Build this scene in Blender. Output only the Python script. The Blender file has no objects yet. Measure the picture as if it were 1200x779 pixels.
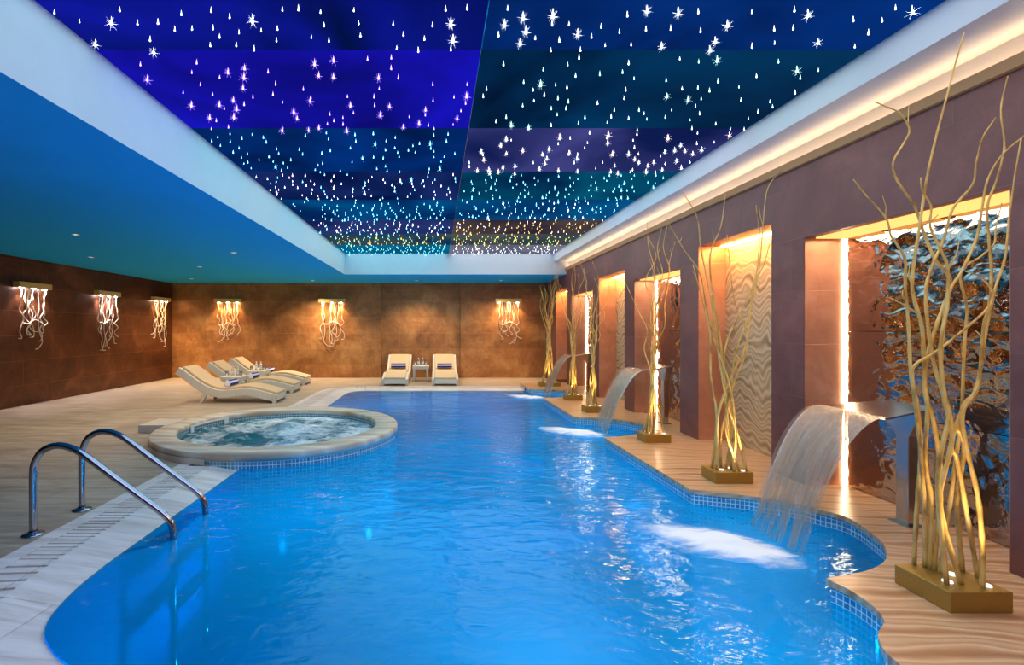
import bpy, bmesh, math, random
from mathutils import Vector, Matrix, noise
from mathutils.geometry import tessellate_polygon

random.seed(11)
C = bpy.context.scene.collection
sc = bpy.context.scene
F, CX, CY, H = 580.0, 512.0, 385.0, 1.3      # lens (px), vanishing point, eye height


def pix(px, py, y):
    """a point on the photograph at distance y"""
    return Vector(((px - CX) * y / F, y, H + (CY - py) * y / F))


# ------------------------------------------------------------------ dimensions
XL, XR, YB, YF = -7.0, 2.87, 13.1, -3.0      # walls
ZS, ZC = 2.5, 2.963                          # soffit, star ceiling
RX0, RX1, RYB = -2.04, 2.58, 10.96           # recess
WZ = -0.03                                   # pool water
DZ = 0.08                                    # raised deck
XN = 3.2                                     # niche back
PD = -1.35                                   # pool floor
TUB = Vector((-1.91, 6.09, 0)); TR, TI, TZ = 1.42, 1.15, 0.12


# ------------------------------------------------------------------ mesh helper
class MB:
    def __init__(s):
        s.v = []; s.f = []; s.m = []; s.uv = []; s.sm = []

    def add(s, vs, fs, mi=0, uvs=None, smooth=False):
        o = len(s.v)
        s.v += [tuple(v) for v in vs]
        for k, f in enumerate(fs):
            s.f.append([i + o for i in f]); s.m.append(mi); s.sm.append(smooth)
            s.uv.append(uvs[k] if uvs else None)

    def box(s, x0, x1, y0, y1, z0, z1, mi=0):
        vs = [(x, y, z) for z in (z0, z1) for y in (y0, y1) for x in (x0, x1)]
        s.add(vs, [(0, 2, 3, 1), (4, 5, 7, 6), (0, 1, 5, 4), (2, 6, 7, 3), (0, 4, 6, 2), (1, 3, 7, 5)], mi)

    def hexa(s, b, t, mi=0):
        """b, t: four points each, both counter-clockwise from above"""
        s.add(list(b) + list(t), [(3, 2, 1, 0), (4, 5, 6, 7), (0, 1, 5, 4), (1, 2, 6, 5), (2, 3, 7, 6), (3, 0, 4, 7)], mi)

    def tube(s, pts, r, seg=8, mi=0, cap=True):
        pts = [Vector(p) for p in pts]
        n = len(pts)
        rs = r if isinstance(r, (list, tuple)) else [r] * n
        t0 = (pts[1] - pts[0]).normalized()
        a = Vector((0, 0, 1)) if abs(t0.z) < .9 else Vector((1, 0, 0))
        u = t0.cross(a).normalized()
        vs = []
        for i in range(n):
            t = (pts[min(i + 1, n - 1)] - pts[max(i - 1, 0)]).normalized()
            u = (u - t * u.dot(t)).normalized()
            w = t.cross(u)
            for k in range(seg):
                an = 2 * math.pi * k / seg
                vs.append(pts[i] + (u * math.cos(an) + w * math.sin(an)) * rs[i])
        fs = []
        for i in range(n - 1):
            for k in range(seg):
                k2 = (k + 1) % seg
                fs.append((i * seg + k, i * seg + k2, (i + 1) * seg + k2, (i + 1) * seg + k))
        if cap:
            fs.append(tuple(range(seg - 1, -1, -1)))
            fs.append(tuple(range((n - 1) * seg, n * seg)))
        s.add(vs, fs, mi, None, True)

    def lathe(s, prof, c=(0, 0, 0), seg=24, mi=0, smooth=True, closed=False, caps=True):
        vs = []; fs = []
        n = len(prof)
        for (r, z) in prof:
            for k in range(seg):
                an = 2 * math.pi * k / seg
                vs.append((c[0] + r * math.cos(an), c[1] + r * math.sin(an), c[2] + z))
        m = n if closed else n - 1
        for i in range(m):
            j = (i + 1) % n
            for k in range(seg):
                k2 = (k + 1) % seg
                fs.append((i * seg + k, i * seg + k2, j * seg + k2, j * seg + k))
        if not closed and caps:
            if prof[0][0] > 1e-6: fs.append(tuple(range(seg - 1, -1, -1)))
            if prof[-1][0] > 1e-6: fs.append(tuple(range((n - 1) * seg, n * seg)))
        s.add(vs, fs, mi, None, smooth)

    def poly(s, outer, z, holes=(), up=True, mi=0):
        loops = [[Vector((p[0], p[1], 0)) for p in l] for l in [outer] + list(holes)]
        flat = [p for l in loops for p in l]
        tris = tessellate_polygon(loops)
        fs = []
        for t in tris:
            a, b, c = (flat[i] for i in t)
            nz = (b - a).cross(c - a).z
            fs.append(tuple(t) if (nz > 0) == up else tuple(reversed(t)))
        s.add([(p.x, p.y, z) for p in flat], fs, mi)

    def strip(s, line, z0, z1, mi=0, flip=False, closed=False, smooth=False):
        """vertical band along a line, uv in metres"""
        L = list(line) + ([line[0]] if closed else [])
        d = 0
        for a, b in zip(L[:-1], L[1:]):
            l = math.hypot(b[0] - a[0], b[1] - a[1])
            vs = [(a[0], a[1], z0), (b[0], b[1], z0), (b[0], b[1], z1), (a[0], a[1], z1)]
            us = [(d, z0), (d + l, z0), (d + l, z1), (d, z1)]
            f = (0, 1, 2, 3)
            if flip: f = (3, 2, 1, 0); us = us[::-1]
            s.add(vs, [f], mi, [us], smooth)
            d += l

    def build(s, name, mats, parent=None, bevel=0, merge=False):
        me = bpy.data.meshes.new(name)
        me.from_pydata(s.v, [], s.f)
        if any(s.uv):
            l = me.uv_layers.new(name='UVMap')
            i = 0
            for f, u in zip(s.f, s.uv):
                for k in range(len(f)):
                    if u: l.data[i].uv = u[k]
                    i += 1
        me.polygons.foreach_set('material_index', s.m)
        me.polygons.foreach_set('use_smooth', s.sm)
        for m in (mats if isinstance(mats, (list, tuple)) else [mats]):
            me.materials.append(m)
        if merge:
            bm = bmesh.new(); bm.from_mesh(me)
            bmesh.ops.remove_doubles(bm, verts=bm.verts, dist=1e-5)
            bm.to_mesh(me); bm.free()
        me.update()
        o = bpy.data.objects.new(name, me)
        C.objects.link(o)
        if parent: o.parent = parent
        if bevel:
            b = o.modifiers.new('Bevel', 'BEVEL')
            b.width = bevel; b.segments = 2; b.limit_method = 'ANGLE'; b.angle_limit = math.radians(40)
            b.harden_normals = False
        return o


def tag(o, label=None, cat=None, group=None, kind=None):
    if label: o['label'] = label
    if cat: o['category'] = cat
    if group: o['group'] = group
    if kind: o['kind'] = kind
    return o


def struct(o, label=None, cat=None):
    return tag(o, label, cat, None, 'structure')


def thing(name, label, cat, loc=(0, 0, 0), rz=0.0, group=None):
    o = bpy.data.objects.new(name, None)
    o.empty_display_size = .1
    C.objects.link(o)
    o.location = loc; o.rotation_euler = (0, 0, rz)
    return tag(o, label, cat, group)


def dup(root, loc, rz, label, group=None):
    r = root.copy(); C.objects.link(r)
    r.location = loc; r.rotation_euler = (0, 0, rz); r['label'] = label
    if group: r['group'] = group
    for ch in list(root.children):
        c = ch.copy(); C.objects.link(c); c.parent = r
        for g in list(ch.children):
            d = g.copy(); C.objects.link(d); d.parent = c
    return r


def catmull(pts, n=4):
    pts = [Vector(p) for p in pts]
    if len(pts) < 3: return pts
    out = []
    P = [pts[0] * 2 - pts[1]] + pts + [pts[-1] * 2 - pts[-2]]
    for i in range(1, len(P) - 2):
        a, b, c, d = P[i - 1], P[i], P[i + 1], P[i + 2]
        for k in range(n):
            t = k / n
            out.append(0.5 * ((2 * b) + (c - a) * t + (2 * a - 5 * b + 4 * c - d) * t * t + (3 * b - a - 3 * c + d) * t ** 3))
    out.append(pts[-1])
    return out


# ------------------------------------------------------------------ materials
def newmat(name):
    m = bpy.data.materials.new(name); m.use_nodes = True
    nt = m.node_tree
    for n in list(nt.nodes): nt.nodes.remove(n)
    out = nt.nodes.new('ShaderNodeOutputMaterial')
    return m, nt, out


class NT:
    def __init__(s, name):
        s.m, s.nt, s.out = newmat(name)

    def n(s, typ, ins=None, **attr):
        nd = s.nt.nodes.new(typ)
        for k, v in attr.items(): setattr(nd, k, v)
        for k, v in (ins or {}).items():
            sk = nd.inputs[k]
            if isinstance(v, bpy.types.NodeSocket): s.nt.links.new(v, sk)
            else:
                if isinstance(v, (tuple, list)) and len(v) == 3 and sk.type == 'RGBA': v = tuple(v) + (1,)
                sk.default_value = v
        return nd

    def link(s, a, b): s.nt.links.new(a, b)

    def obj(s): return s.n('ShaderNodeTexCoord').outputs['Object']

    def pos(s): return s.n('ShaderNodeNewGeometry').outputs['Position']

    def uvc(s): return s.n('ShaderNodeTexCoord').outputs['UV']

    def plane(s, src, a, b, c=None):
        sp = s.n('ShaderNodeSeparateXYZ', {0: src})
        return s.n('ShaderNodeCombineXYZ', {0: sp.outputs[a], 1: sp.outputs[b]}).outputs[0]

    def mapping(s, v, scale=(1, 1, 1), rot=(0, 0, 0), loc=(0, 0, 0)):
        return s.n('ShaderNodeMapping', {'Vector': v, 'Scale': scale, 'Rotation': rot, 'Location': loc}).outputs[0]

    def noise(s, v, scale, detail=4, rough=.55, dist=0.0):
        return s.n('ShaderNodeTexNoise', {'Vector': v, 'Scale': scale, 'Detail': detail, 'Roughness': rough, 'Distortion': dist})

    def ramp(s, fac, stops, interp='LINEAR'):
        r = s.n('ShaderNodeValToRGB', {0: fac})
        cr = r.color_ramp; cr.interpolation = interp
        while len(cr.elements) < len(stops): cr.elements.new(.5)
        for e, (p, c) in zip(cr.elements, stops):
            e.position = p; e.color = (tuple(c) + (1,)) if len(c) == 3 else c
        return r.outputs[0]

    def mix(s, fac, a, b, mode='MIX'):
        n = s.n('ShaderNodeMix', data_type='RGBA', blend_type=mode)
        for k, v in ((0, fac), (6, a), (7, b)):
            if isinstance(v, bpy.types.NodeSocket): s.link(v, n.inputs[k])
            else:
                if isinstance(v, (tuple, list)) and len(v) == 3: v = tuple(v) + (1,)
                n.inputs[k].default_value = v
        return n.outputs[2]

    def math(s, op, a, b=0.0):
        return s.n('ShaderNodeMath', {0: a, 1: b}, operation=op).outputs[0]

    def bump(s, h, strength=.3, dist=.01, normal=None):
        d = {'Height': h, 'Strength': strength, 'Distance': dist}
        if normal is not None: d['Normal'] = normal
        return s.n('ShaderNodeBump', d).outputs[0]

    def bsdf(s, **ins):
        b = s.n('ShaderNodeBsdfPrincipled', {k.replace('_', ' '): v for k, v in ins.items()})
        s.link(b.outputs[0], s.out.inputs[0])
        return b

    def surf(s, sock): s.link(sock, s.out.inputs[0])


def plain(name, col, rough=.5, metal=0.0, bumpscale=0, bumpstr=.1, **kw):
    t = NT(name)
    v = t.obj()
    n = t.noise(v, 6, 4)
    c = t.mix(t.math('MULTIPLY', n.outputs[0], .35), col, tuple(x * .72 for x in col))
    d = dict(Base_Color=c, Roughness=rough, Metallic=metal)
    if bumpscale: d['Normal'] = t.bump(t.noise(v, bumpscale, 3).outputs[0], bumpstr, .004)
    d.update(kw)
    t.bsdf(**d)
    return t.m


def emis(name, col, strength, sampling='AUTO'):
    t = NT(name)
    t.surf(t.n('ShaderNodeEmission', {'Color': col, 'Strength': strength}).outputs[0])
    t.m.cycles.emission_sampling = sampling
    return t.m


def copper_wall(name, axes, dark, mid, bright, rough=.42, metal=.35, lo=.32, hi=.72):
    t = NT(name)
    P = t.pos()
    uv = t.plane(P, *axes)
    br = t.n('ShaderNodeTexBrick', {'Vector': t.mapping(uv, loc=(.37, .08, 0)), 'Color1': (1, 1, 1), 'Color2': (.62, .62, .62), 'Mortar': (0, 0, 0), 'Scale': 1.0,
             'Mortar Size': .004, 'Mortar Smooth': .3, 'Bias': 0.0, 'Brick Width': 1.25, 'Row Height': .42}, offset=.5)
    n1 = t.noise(t.mapping(P, scale=(1, 1, 1.5)), 1.1, 6, .65, .6)
    n2 = t.noise(t.mapping(P, scale=(1, 1, .6)), 7, 6, .7, 1.0)
    f = t.math('ADD', t.math('MULTIPLY', n1.outputs[0], .68), t.math('MULTIPLY', n2.outputs[0], .32))
    c = t.ramp(f, [(lo, dark), ((lo + hi) / 2, mid), (hi, bright)])
    c = t.mix(.6, c, br.outputs[0], 'MULTIPLY')
    # soft light seams and scratches
    sc_ = t.noise(t.mapping(uv, scale=(1.2, 60, 1)), 2.5, 3)
    c = t.mix(t.math('MULTIPLY', br.outputs[1], .55), c, bright)
    h = t.math('ADD', t.math('MULTIPLY', n2.outputs[0], .6), t.math('MULTIPLY', br.outputs[1], -.6))
    t.bsdf(Base_Color=c, Roughness=t.math('ADD', t.math('MULTIPLY', n2.outputs[0], .3), rough - .15), Metallic=metal, Normal=t.bump(h, .35, .006))
    return t.m


def stone_floor(name, base, vein, dark, tile=(1.2, .6), rot=0.0, rough=.38):
    t = NT(name)
    P = t.pos()
    p2 = t.mapping(P, rot=(0, 0, rot))
    br = t.n('ShaderNodeTexBrick', {'Vector': p2, 'Color1': (1, 1, 1), 'Color2': (.8, .8, .8), 'Mortar': (.42, .38, .32), 'Scale': 1.0,
             'Mortar Size': .004, 'Mortar Smooth': .2, 'Bias': 0.0, 'Brick Width': tile[0], 'Row Height': tile[1]}, offset=.5)
    n1 = t.noise(t.mapping(p2, scale=(.7, 5, 1)), 2.2, 7, .65, .8)
    n2 = t.noise(p2, 1.2, 4)
    c = t.ramp(n1.outputs[0], [(.3, dark), (.48, base), (.62, vein), (.75, base)])
    c = t.mix(t.math('MULTIPLY', n2.outputs[0], .5), c, t.mix(1, c, (.75, .68, .6), 'MULTIPLY'))
    c = t.mix(.6, c, br.outputs[0], 'MULTIPLY')
    t.bsdf(Base_Color=c, Roughness=t.math('ADD', t.math('MULTIPLY', n1.outputs[0], .25), rough - .1), Normal=t.bump(n1.outputs[0], .12, .004))
    return t.m


def grain_stone(name, cols, scale, dist, axis='Y', rough=.35, coord=None, detail=3):
    """sandstone with wavy wood-like bands"""
    t = NT(name)
    P = t.pos()
    v = t.mapping(P, **(coord or {}))
    w = t.n('ShaderNodeTexWave', {'Vector': v, 'Scale': scale, 'Distortion': dist, 'Detail': detail, 'Detail Scale': .7, 'Detail Roughness': .6}, bands_direction=axis)
    n = t.noise(v, 2.0, 5)
    n3 = t.noise(v, 30, 3)
    f = t.math('ADD', t.math('MULTIPLY', w.outputs[1], .6), t.math('MULTIPLY', n.outputs[0], .4))
    k = len(cols)
    c = t.ramp(f, [(.15 + .7 * i / (k - 1), cols[i]) for i in range(k)])
    c = t.mix(t.math('MULTIPLY', n3.outputs[0], .25), c, cols[0])
    t.bsdf(Base_Color=c, Roughness=rough, Normal=t.bump(f, .15, .003))
    return t.m


def mosaic(name, tile, cols, grout, rough=.15, uv=True, msize=.003):
    t = NT(name)
    v = t.uvc() if uv else t.pos()
    br = t.n('ShaderNodeTexBrick', {'Vector': v, 'Color1': cols[0], 'Color2': cols[1], 'Mortar': grout, 'Scale': 1.0, 'Mortar Size': msize,
             'Mortar Smooth': .1, 'Bias': 0.0, 'Brick Width': tile, 'Row Height': tile}, offset=0.0)
    t.bsdf(Base_Color=br.outputs[0], Roughness=rough, Normal=t.bump(t.math('SUBTRACT', 1.0, br.outputs[1]), .3, .002))
    return t.m


M = {}
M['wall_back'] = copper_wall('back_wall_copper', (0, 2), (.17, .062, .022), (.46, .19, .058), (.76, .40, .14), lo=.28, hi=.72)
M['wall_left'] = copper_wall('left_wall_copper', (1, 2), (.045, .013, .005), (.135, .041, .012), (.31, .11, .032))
M['wall_right'] = copper_wall('right_wall_copper', (1, 2), (.13, .045, .040), (.22, .08, .068), (.32, .13, .105), rough=.5, metal=.2)
M['niche_copper'] = copper_wall('niche_copper', (0, 2), (.36, .14, .075), (.54, .25, .15), (.70, .38, .25), rough=.4, metal=.25)
M['paint'] = plain('white_paint', (.60, .64, .67), .55)
M['soffit'] = plain('soffit_blue_spill', (.035, .45, .90), 1.0, Specular_IOR_Level=0.0)  # white soffit; the pool's blue light spill is put into its colour
M['warm_paint'] = plain('warm_plaster', (.50, .26, .10), .6)
M['floor'] = stone_floor('travertine_floor', (.40, .32, .235), (.53, .45, .35), (.25, .19, .135))
M['coping'] = stone_floor('pale_coping', (.74, .70, .68), (.86, .83, .82), (.56, .51, .48), tile=(.62, 1.2), rot=.0, rough=.3)
M['rim'] = grain_stone('tub_rim_stone', [(.42, .30, .20), (.62, .50, .37), (.74, .64, .52), (.55, .43, .31)], .8, 6, 'Y', .4)
M['deck'] = grain_stone('deck_sandstone', [(.36, .16, .065), (.60, .35, .17), (.74, .50, .30), (.54, .29, .13), (.68, .45, .26)], 2.2, 8.5, 'Y', .28,
                        dict(scale=(.45, 1, 1), rot=(0, 0, .25)))
M['sandstone'] = grain_stone('wavy_sandstone', [(.26, .15, .065), (.66, .44, .22), (.80, .58, .32), (.44, .28, .13), (.74, .52, .28)], 2.0, 14, 'Z', .55,
                             dict(scale=(1, 1.6, .8)), 2)
M['mosaic'] = mosaic('blue_mosaic', .03, ((.10, .36, .48), (.05, .22, .36)), (.68, .82, .88))
M['mosaic_rim'] = mosaic('tub_mosaic', .035, ((.10, .30, .40), (.05, .19, .29)), (.58, .72, .76))
M['basin'] = mosaic('pool_floor_mosaic', .06, ((.004, .25, .70), (.003, .22, .66)), (.02, .33, .80), rough=.6, uv=False)
M['basin_wall'] = mosaic('pool_wall_mosaic', .03, ((.01, .21, .62), (.004, .17, .56)), (.05, .33, .75), rough=.5)
M['steel'] = plain('polished_steel', (.42, .40, .43), .12, 1.0)
M['bronze_steel'] = plain('brushed_steel', (.50, .47, .45), .22, 1.0)
M['wicker'] = None
M['gold'] = plain('gold_wood', (.85, .58, .18), .45, 0, 40, .2)
M['branch'] = plain('pale_branch', (.66, .56, .42), .6, 0, 60, .4)
M['lens_warm'] = emis('warm_lamp', (1, .78, .5), 40)
M['lens_soft'] = emis('soft_lamp', (1, .85, .65), 1.5)
M['lens_cool'] = emis('cool_lamp', (.93, .88, 1), 40)
M['led_warm'] = emis('warm_led', (1, .76, .46), 30)
M['led_amber'] = emis('amber_led', (1, .52, .14), 42)
M['led_amber_soft'] = emis('soft_amber_led', (1, .46, .13), 1.5)
M['led_cove'] = emis('cove_led', (1, .62, .30), 12)
M['block'] = plain('gilded_block', (.44, .28, .06), .38, .7, 130, 1.0)
M['cushion'] = plain('tan_cushion', (.66, .47, .27), .8, 0, 90, .25)
M['table'] = plain('white_table', (.80, .76, .70), .5)
M['towel'] = plain('white_towel', (.85, .86, .90), .9, 0, 120, .6)
M['towel_blue'] = plain('blue_towel_stripe', (.02, .035, .28), .9, 0, 120, .6)
M['dark'] = plain('dark_void', (.02, .02, .02), .8)
M['gutter'] = plain('gutter_stone', (.40, .37, .35), .8)
M['white_plastic'] = plain('white_plastic', (.8, .82, .8), .35)
M['step'] = stone_floor('step_stone', (.62, .55, .46), (.75, .7, .62), (.45, .35, .25))
M['pebble'] = emis('uplight_lens', (1, .97, .9), 1.1)


def mk_wicker():
    t = NT('white_wicker')
    v = t.obj()
    w1 = t.n('ShaderNodeTexWave', {'Vector': v, 'Scale': 22.0, 'Distortion': .5}, bands_direction='Z')
    w2 = t.n('ShaderNodeTexWave', {'Vector': v, 'Scale': 14.0, 'Distortion': .3}, bands_direction='X')
    h = t.math('MULTIPLY', w1.outputs[1], w2.outputs[1])
    c = t.mix(h, (.60, .55, .46), (.84, .80, .72))
    t.bsdf(Base_Color=c, Roughness=.55, Normal=t.bump(h, .6, .006))
    return t.m


M['wicker'] = mk_wicker()


def mk_willow():
    t = NT('gilded_willow')
    v = t.obj()
    n = t.noise(t.mapping(v, scale=(1, 1, .4)), 18, 4)
    c = t.ramp(n.outputs[0], [(.3, (.28, .14, .03)), (.5, (.70, .43, .10)), (.75, (.92, .65, .22))])
    t.bsdf(Base_Color=c, Roughness=.45, Metallic=.1, Normal=t.bump(n.outputs[0], .5, .004))
    return t.m


M['willow'] = mk_willow()


def mk_water(name, tint, scale, strength, foam=False, body=(.002, .22, .27), turbid=.74):
    t = NT(name)
    P = t.pos()
    n1 = t.noise(t.mapping(P, scale=(1, 1.7, 1), rot=(0, 0, .4)), scale, 3, .5, .8)
    n2 = t.noise(t.mapping(P, scale=(1, 1.4, 1)), scale * .28, 2, .5)
    h = t.math('ADD', t.math('MULTIPLY', n1.outputs[0], .45), n2.outputs[0])
    nrm = t.bump(h, strength, .05)
    fr = t.n('ShaderNodeFresnel', {'IOR': 1.33, 'Normal': nrm}).outputs[0]
    tr = t.n('ShaderNodeBsdfTransparent', {'Color': tint}).outputs[0]
    gl = t.n('ShaderNodeBsdfGlossy', {'Color': (.50, .72, .84), 'Roughness': .06, 'Normal': nrm}).outputs[0]
    # suspended particles: the water itself scatters part of the light
    sa = t.n('ShaderNodeBsdfTranslucent', {'Color': body}).outputs[0]
    sb = t.n('ShaderNodeBsdfDiffuse', {'Color': body}).outputs[0]
    sca = t.n('ShaderNodeMixShader', {0: .35, 1: sa, 2: sb}).outputs[0]
    tr = t.n('ShaderNodeMixShader', {0: turbid, 1: tr, 2: sca}).outputs[0]
    mx = t.n('ShaderNodeMixShader', {0: fr, 1: tr, 2: gl}).outputs[0]
    if foam:
        f1 = t.noise(P, 4.5, 6, .7, 1.2).outputs[0]
        f2 = t.noise(P, 1.6, 3, .5, .5).outputs[0]
        ff = t.math('ADD', t.math('MULTIPLY', f1, .6), t.math('MULTIPLY', f2, .5))
        fac = t.ramp(ff, [(.47, (0, 0, 0)), (.72, (1, 1, 1))])
        df = t.n('ShaderNodeBsdfDiffuse', {'Color': (.86, .93, .96), 'Normal': nrm}).outputs[0]
        mx = t.n('ShaderNodeMixShader', {0: fac, 1: mx, 2: df}).outputs[0]
    t.surf(mx)
    return t.m


M['water'] = mk_water('pool_water', (.42, .85, 1.0), 5.5, .45)
M['tub_water'] = mk_water('tub_water', (.45, .80, .92), 9, .8, True, (.06, .38, .50), .55)


def mk_ripple_metal():
    t = NT('rippled_mirror_metal')
    v = t.pos()
    n = t.noise(t.mapping(v, scale=(1, 1, 1.5)), 8, 1.5, .4, .8)
    n2 = t.noise(v, 30, 2)
    h = t.math('ADD', n.outputs[0], t.math('MULTIPLY', n2.outputs[0], .08))
    t.bsdf(Base_Color=(.42, .36, .33), Metallic=1.0, Roughness=.05, Normal=t.bump(h, .5, .022))
    return t.m


M['ripple'] = mk_ripple_metal()


def mk_sheet():
    t = NT('falling_water')
    v = t.uvc()
    n1 = t.noise(t.mapping(v, scale=(80, .9, 1)), 1, 4, .6, .25)
    n2 = t.noise(t.mapping(v, scale=(16, 5, 1)), 1, 4, .6, .6)
    sp = t.n('ShaderNodeSeparateXYZ', {0: v})
    nrm = t.bump(n1.outputs[0], .6, .01)
    fr = t.n('ShaderNodeFresnel', {'IOR': 1.33, 'Normal': nrm}).outputs[0]
    tr = t.n('ShaderNodeBsdfTransparent', {'Color': (.93, .92, .90)}).outputs[0]
    gl = t.n('ShaderNodeBsdfGlossy', {'Color': (1, 1, 1), 'Roughness': .12, 'Normal': nrm}).outputs[0]
    df = t.n('ShaderNodeBsdfTranslucent', {'Color': (.90, .66, .34)}).outputs[0]  # golden backlight from the niche put into the clear water's colour
    d2 = t.n('ShaderNodeBsdfDiffuse', {'Color': (.85, .82, .78)}).outputs[0]
    wh = t.n('ShaderNodeMixShader', {0: .3, 1: df, 2: d2}).outputs[0]
    m1 = t.n('ShaderNodeMixShader', {0: fr, 1: tr, 2: gl}).outputs[0]
    k = t.ramp(t.math('ADD', t.math('MULTIPLY', n1.outputs[0], .75), t.math('MULTIPLY', n2.outputs[0], .35)), [(.42, (.06, .06, .06)), (.76, (.40, .40, .40))])
    m2 = t.n('ShaderNodeMixShader', {0: k, 1: m1, 2: wh}).outputs[0]
    # lower down the sheet breaks up
    low = t.n('ShaderNodeMapRange', {0: sp.outputs[1], 1: .62, 2: 1.0, 3: 0.0, 4: .75}).outputs[0]
    hole = t.math('LESS_THAN', n2.outputs[0], t.math('ADD', t.math('MULTIPLY', low, .42), .22))
    edge = t.math('LESS_THAN', t.math('ABSOLUTE', t.math('SUBTRACT', sp.outputs[0], .5)), .46)
    hole = t.math('MULTIPLY', hole, edge)
    hole = t.math('MULTIPLY', hole, t.math('GREATER_THAN', low, 0.001))
    cl = t.n('ShaderNodeBsdfTransparent', {'Color': (1, 1, 1)}).outputs[0]
    t.surf(t.n('ShaderNodeMixShader', {0: hole, 1: m2, 2: cl}).outputs[0])
    return t.m


M['sheet'] = mk_sheet()


def mk_foam():
    t = NT('white_foam')
    v = t.uvc()
    sp = t.n('ShaderNodeSeparateXYZ', {0: v})
    n = t.noise(t.mapping(t.pos(), rot=(0, 0, .75), scale=(1.6, 5, 1)), 3.2, 5, .6, .4).outputs[0]
    rim = t.math('MULTIPLY', sp.outputs[1], 1.0)
    f = t.math('ADD', t.math('MULTIPLY', rim, 1.25), t.math('MULTIPLY', t.math('SUBTRACT', n, .5), .9))
    k = t.ramp(f, [(.08, (0, 0, 0)), (.75, (.92, .92, .92))], 'EASE')
    df = t.n('ShaderNodeBsdfDiffuse', {'Color': (.90, .94, .97)}).outputs[0]
    cl = t.n('ShaderNodeBsdfTransparent', {'Color': (1, 1, 1)}).outputs[0]
    t.surf(t.n('ShaderNodeMixShader', {0: k, 1: cl, 2: df}).outputs[0])
    return t.m


M['foam'] = mk_foam()


def mk_glass():
    t = NT('clear_glass')
    t.bsdf(Base_Color=(.95, .97, .97), Roughness=.03, Transmission_Weight=.85, IOR=1.3)
    return t.m


M['glass'] = mk_glass()


def star_panel(name, deep, glow, k, seed):
    """a glossy luminous panel of the star ceiling"""
    t = NT(name)
    P = t.pos()
    n = t.noise(t.mapping(P, loc=(seed * 3.1, seed * 1.7, 0)), .8, 3, .5, .5)
    c = t.ramp(n.outputs[0], [(.36, deep), (.68, glow)])
    b = t.bsdf(Base_Color=(.004, .008, .03), Roughness=.35, Emission_Color=c, Emission_Strength=k)
    b.inputs['Specular IOR Level'].default_value = 0.0
    return t.m


# ================================================================== camera
cam = bpy.data.objects.new('camera', bpy.data.cameras.new('camera'))
C.objects.link(cam)
cam.location = (0, 0, H); cam.rotation_euler = (math.radians(90), 0, 0)
cam.data.sensor_width = 36; cam.data.lens = 36 * F / 1200
cam.data.shift_x = (600 - CX) / 1200; cam.data.shift_y = -(389.5 - CY) / 1200
cam.data.clip_start = .05
sc.camera = cam

# ================================================================== pool outline
BAY = [(0, 0), (.125, .03), (.266, .075), (.416, .157), (.53, .26), (.64, .41), (.70, .56), (.745, .72), (.74, .84), (.68, .93), (.59, 1.06), (.37, 1.22), (.16, 1.30), (.02, 1.35)]
TIPS = [(1.92, 2.41), (1.895, 5.55), (1.89, 8.72)]


def bay(t): return [(t[0] + a, t[1] + b) for a, b in BAY]


def dense(pts, n=4):
    return [(p.x, p.y) for p in catmull([(a, b, 0) for a, b in pts], n)]


RIGHT = [(1.60, 1.50)] + dense([(1.70, 1.795), (1.713, 1.867), (1.745, 1.923), (1.78, 1.97), (1.88, 2.05)]) + dense([(1.913, 2.105), (1.94, 2.19), (1.946, 2.317), (1.92, 2.41)])[:-1]
RIGHT += dense(bay(TIPS[0])) + dense(bay(TIPS[1])) + dense(bay(TIPS[2])) + [(1.90, 10.6)]
LEFT = dense([(-1.45, 10.6), (-1.68, 10.53), (-1.82, 10.36), (-1.87, 10.1)]) + [(-1.87, y) for y in (8.4, 6.0, 4.4, 3.4)] + \
    dense([(-1.87, 2.8), (-1.845, 2.52), (-1.77, 2.25), (-1.63, 2.08), (-1.363, 1.914), (-.9, 1.75), (-.3, 1.64), (.5, 1.55), (1.60, 1.50)])[:-1]
POOL = RIGHT + LEFT                      # counter-clockwise


def offset(line, d):
    out = []
    for i, p in enumerate(line):
        a = line[max(i - 1, 0)]; b = line[min(i + 1, len(line) - 1)]
        t = Vector((b[0] - a[0], b[1] - a[1])).normalized()
        out.append((p[0] + t.y * d, p[1] - t.x * d))
    return out


EDGE = [(1.90, 10.6)] + LEFT + [(1.60, 1.50)]      # back, left and near edge, running with the pool on its left
OUTE = offset(EDGE, .60); OUTE[0] = (1.9, 11.2); OUTE[-1] = (1.6, .9)

# floor with the pool cut out
m = MB()
hole = OUTE + [(3.3, .9), (3.3, 11.2)]
m.poly([(XL, YF), (3.3, YF), (3.3, YB + .2), (XL, YB + .2)], 0, [hole])
fl = m.build('floor', M['floor']); struct(fl)

# coping: outer band, gutter, inner band that slopes into the water
m = MB()
o0, o1, o2, o3 = OUTE, offset(EDGE, .49), offset(EDGE, .27), EDGE
for i in range(len(EDGE) - 1):
    a = [(*o0[i], 0), (*o0[i + 1], 0), (*o1[i + 1], 0), (*o1[i], 0)]
    m.add(a, [(0, 1, 2, 3)][::1], 0)
    g = [(*o1[i], 0), (*o1[i + 1], 0), (*o1[i + 1], -.06), (*o1[i], -.06)]
    m.add(g, [(0, 1, 2, 3)], 1)
    g = [(*o1[i], -.06), (*o1[i + 1], -.06), (*o2[i + 1], -.06), (*o2[i], -.06)]
    m.add(g, [(0, 1, 2, 3)], 1)
    g = [(*o2[i], -.06), (*o2[i + 1], -.06), (*o2[i + 1], 0), (*o2[i], 0)]
    m.add(g, [(0, 1, 2, 3)], 1)
    g = [(*o2[i], 0), (*o2[i + 1], 0), (*o3[i + 1], -.045), (*o3[i], -.045)]
    m.add(g, [(0, 1, 2, 3)], 0)
cp = m.build('pool_coping', [M['coping'], M['gutter']]); struct(cp)

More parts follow.
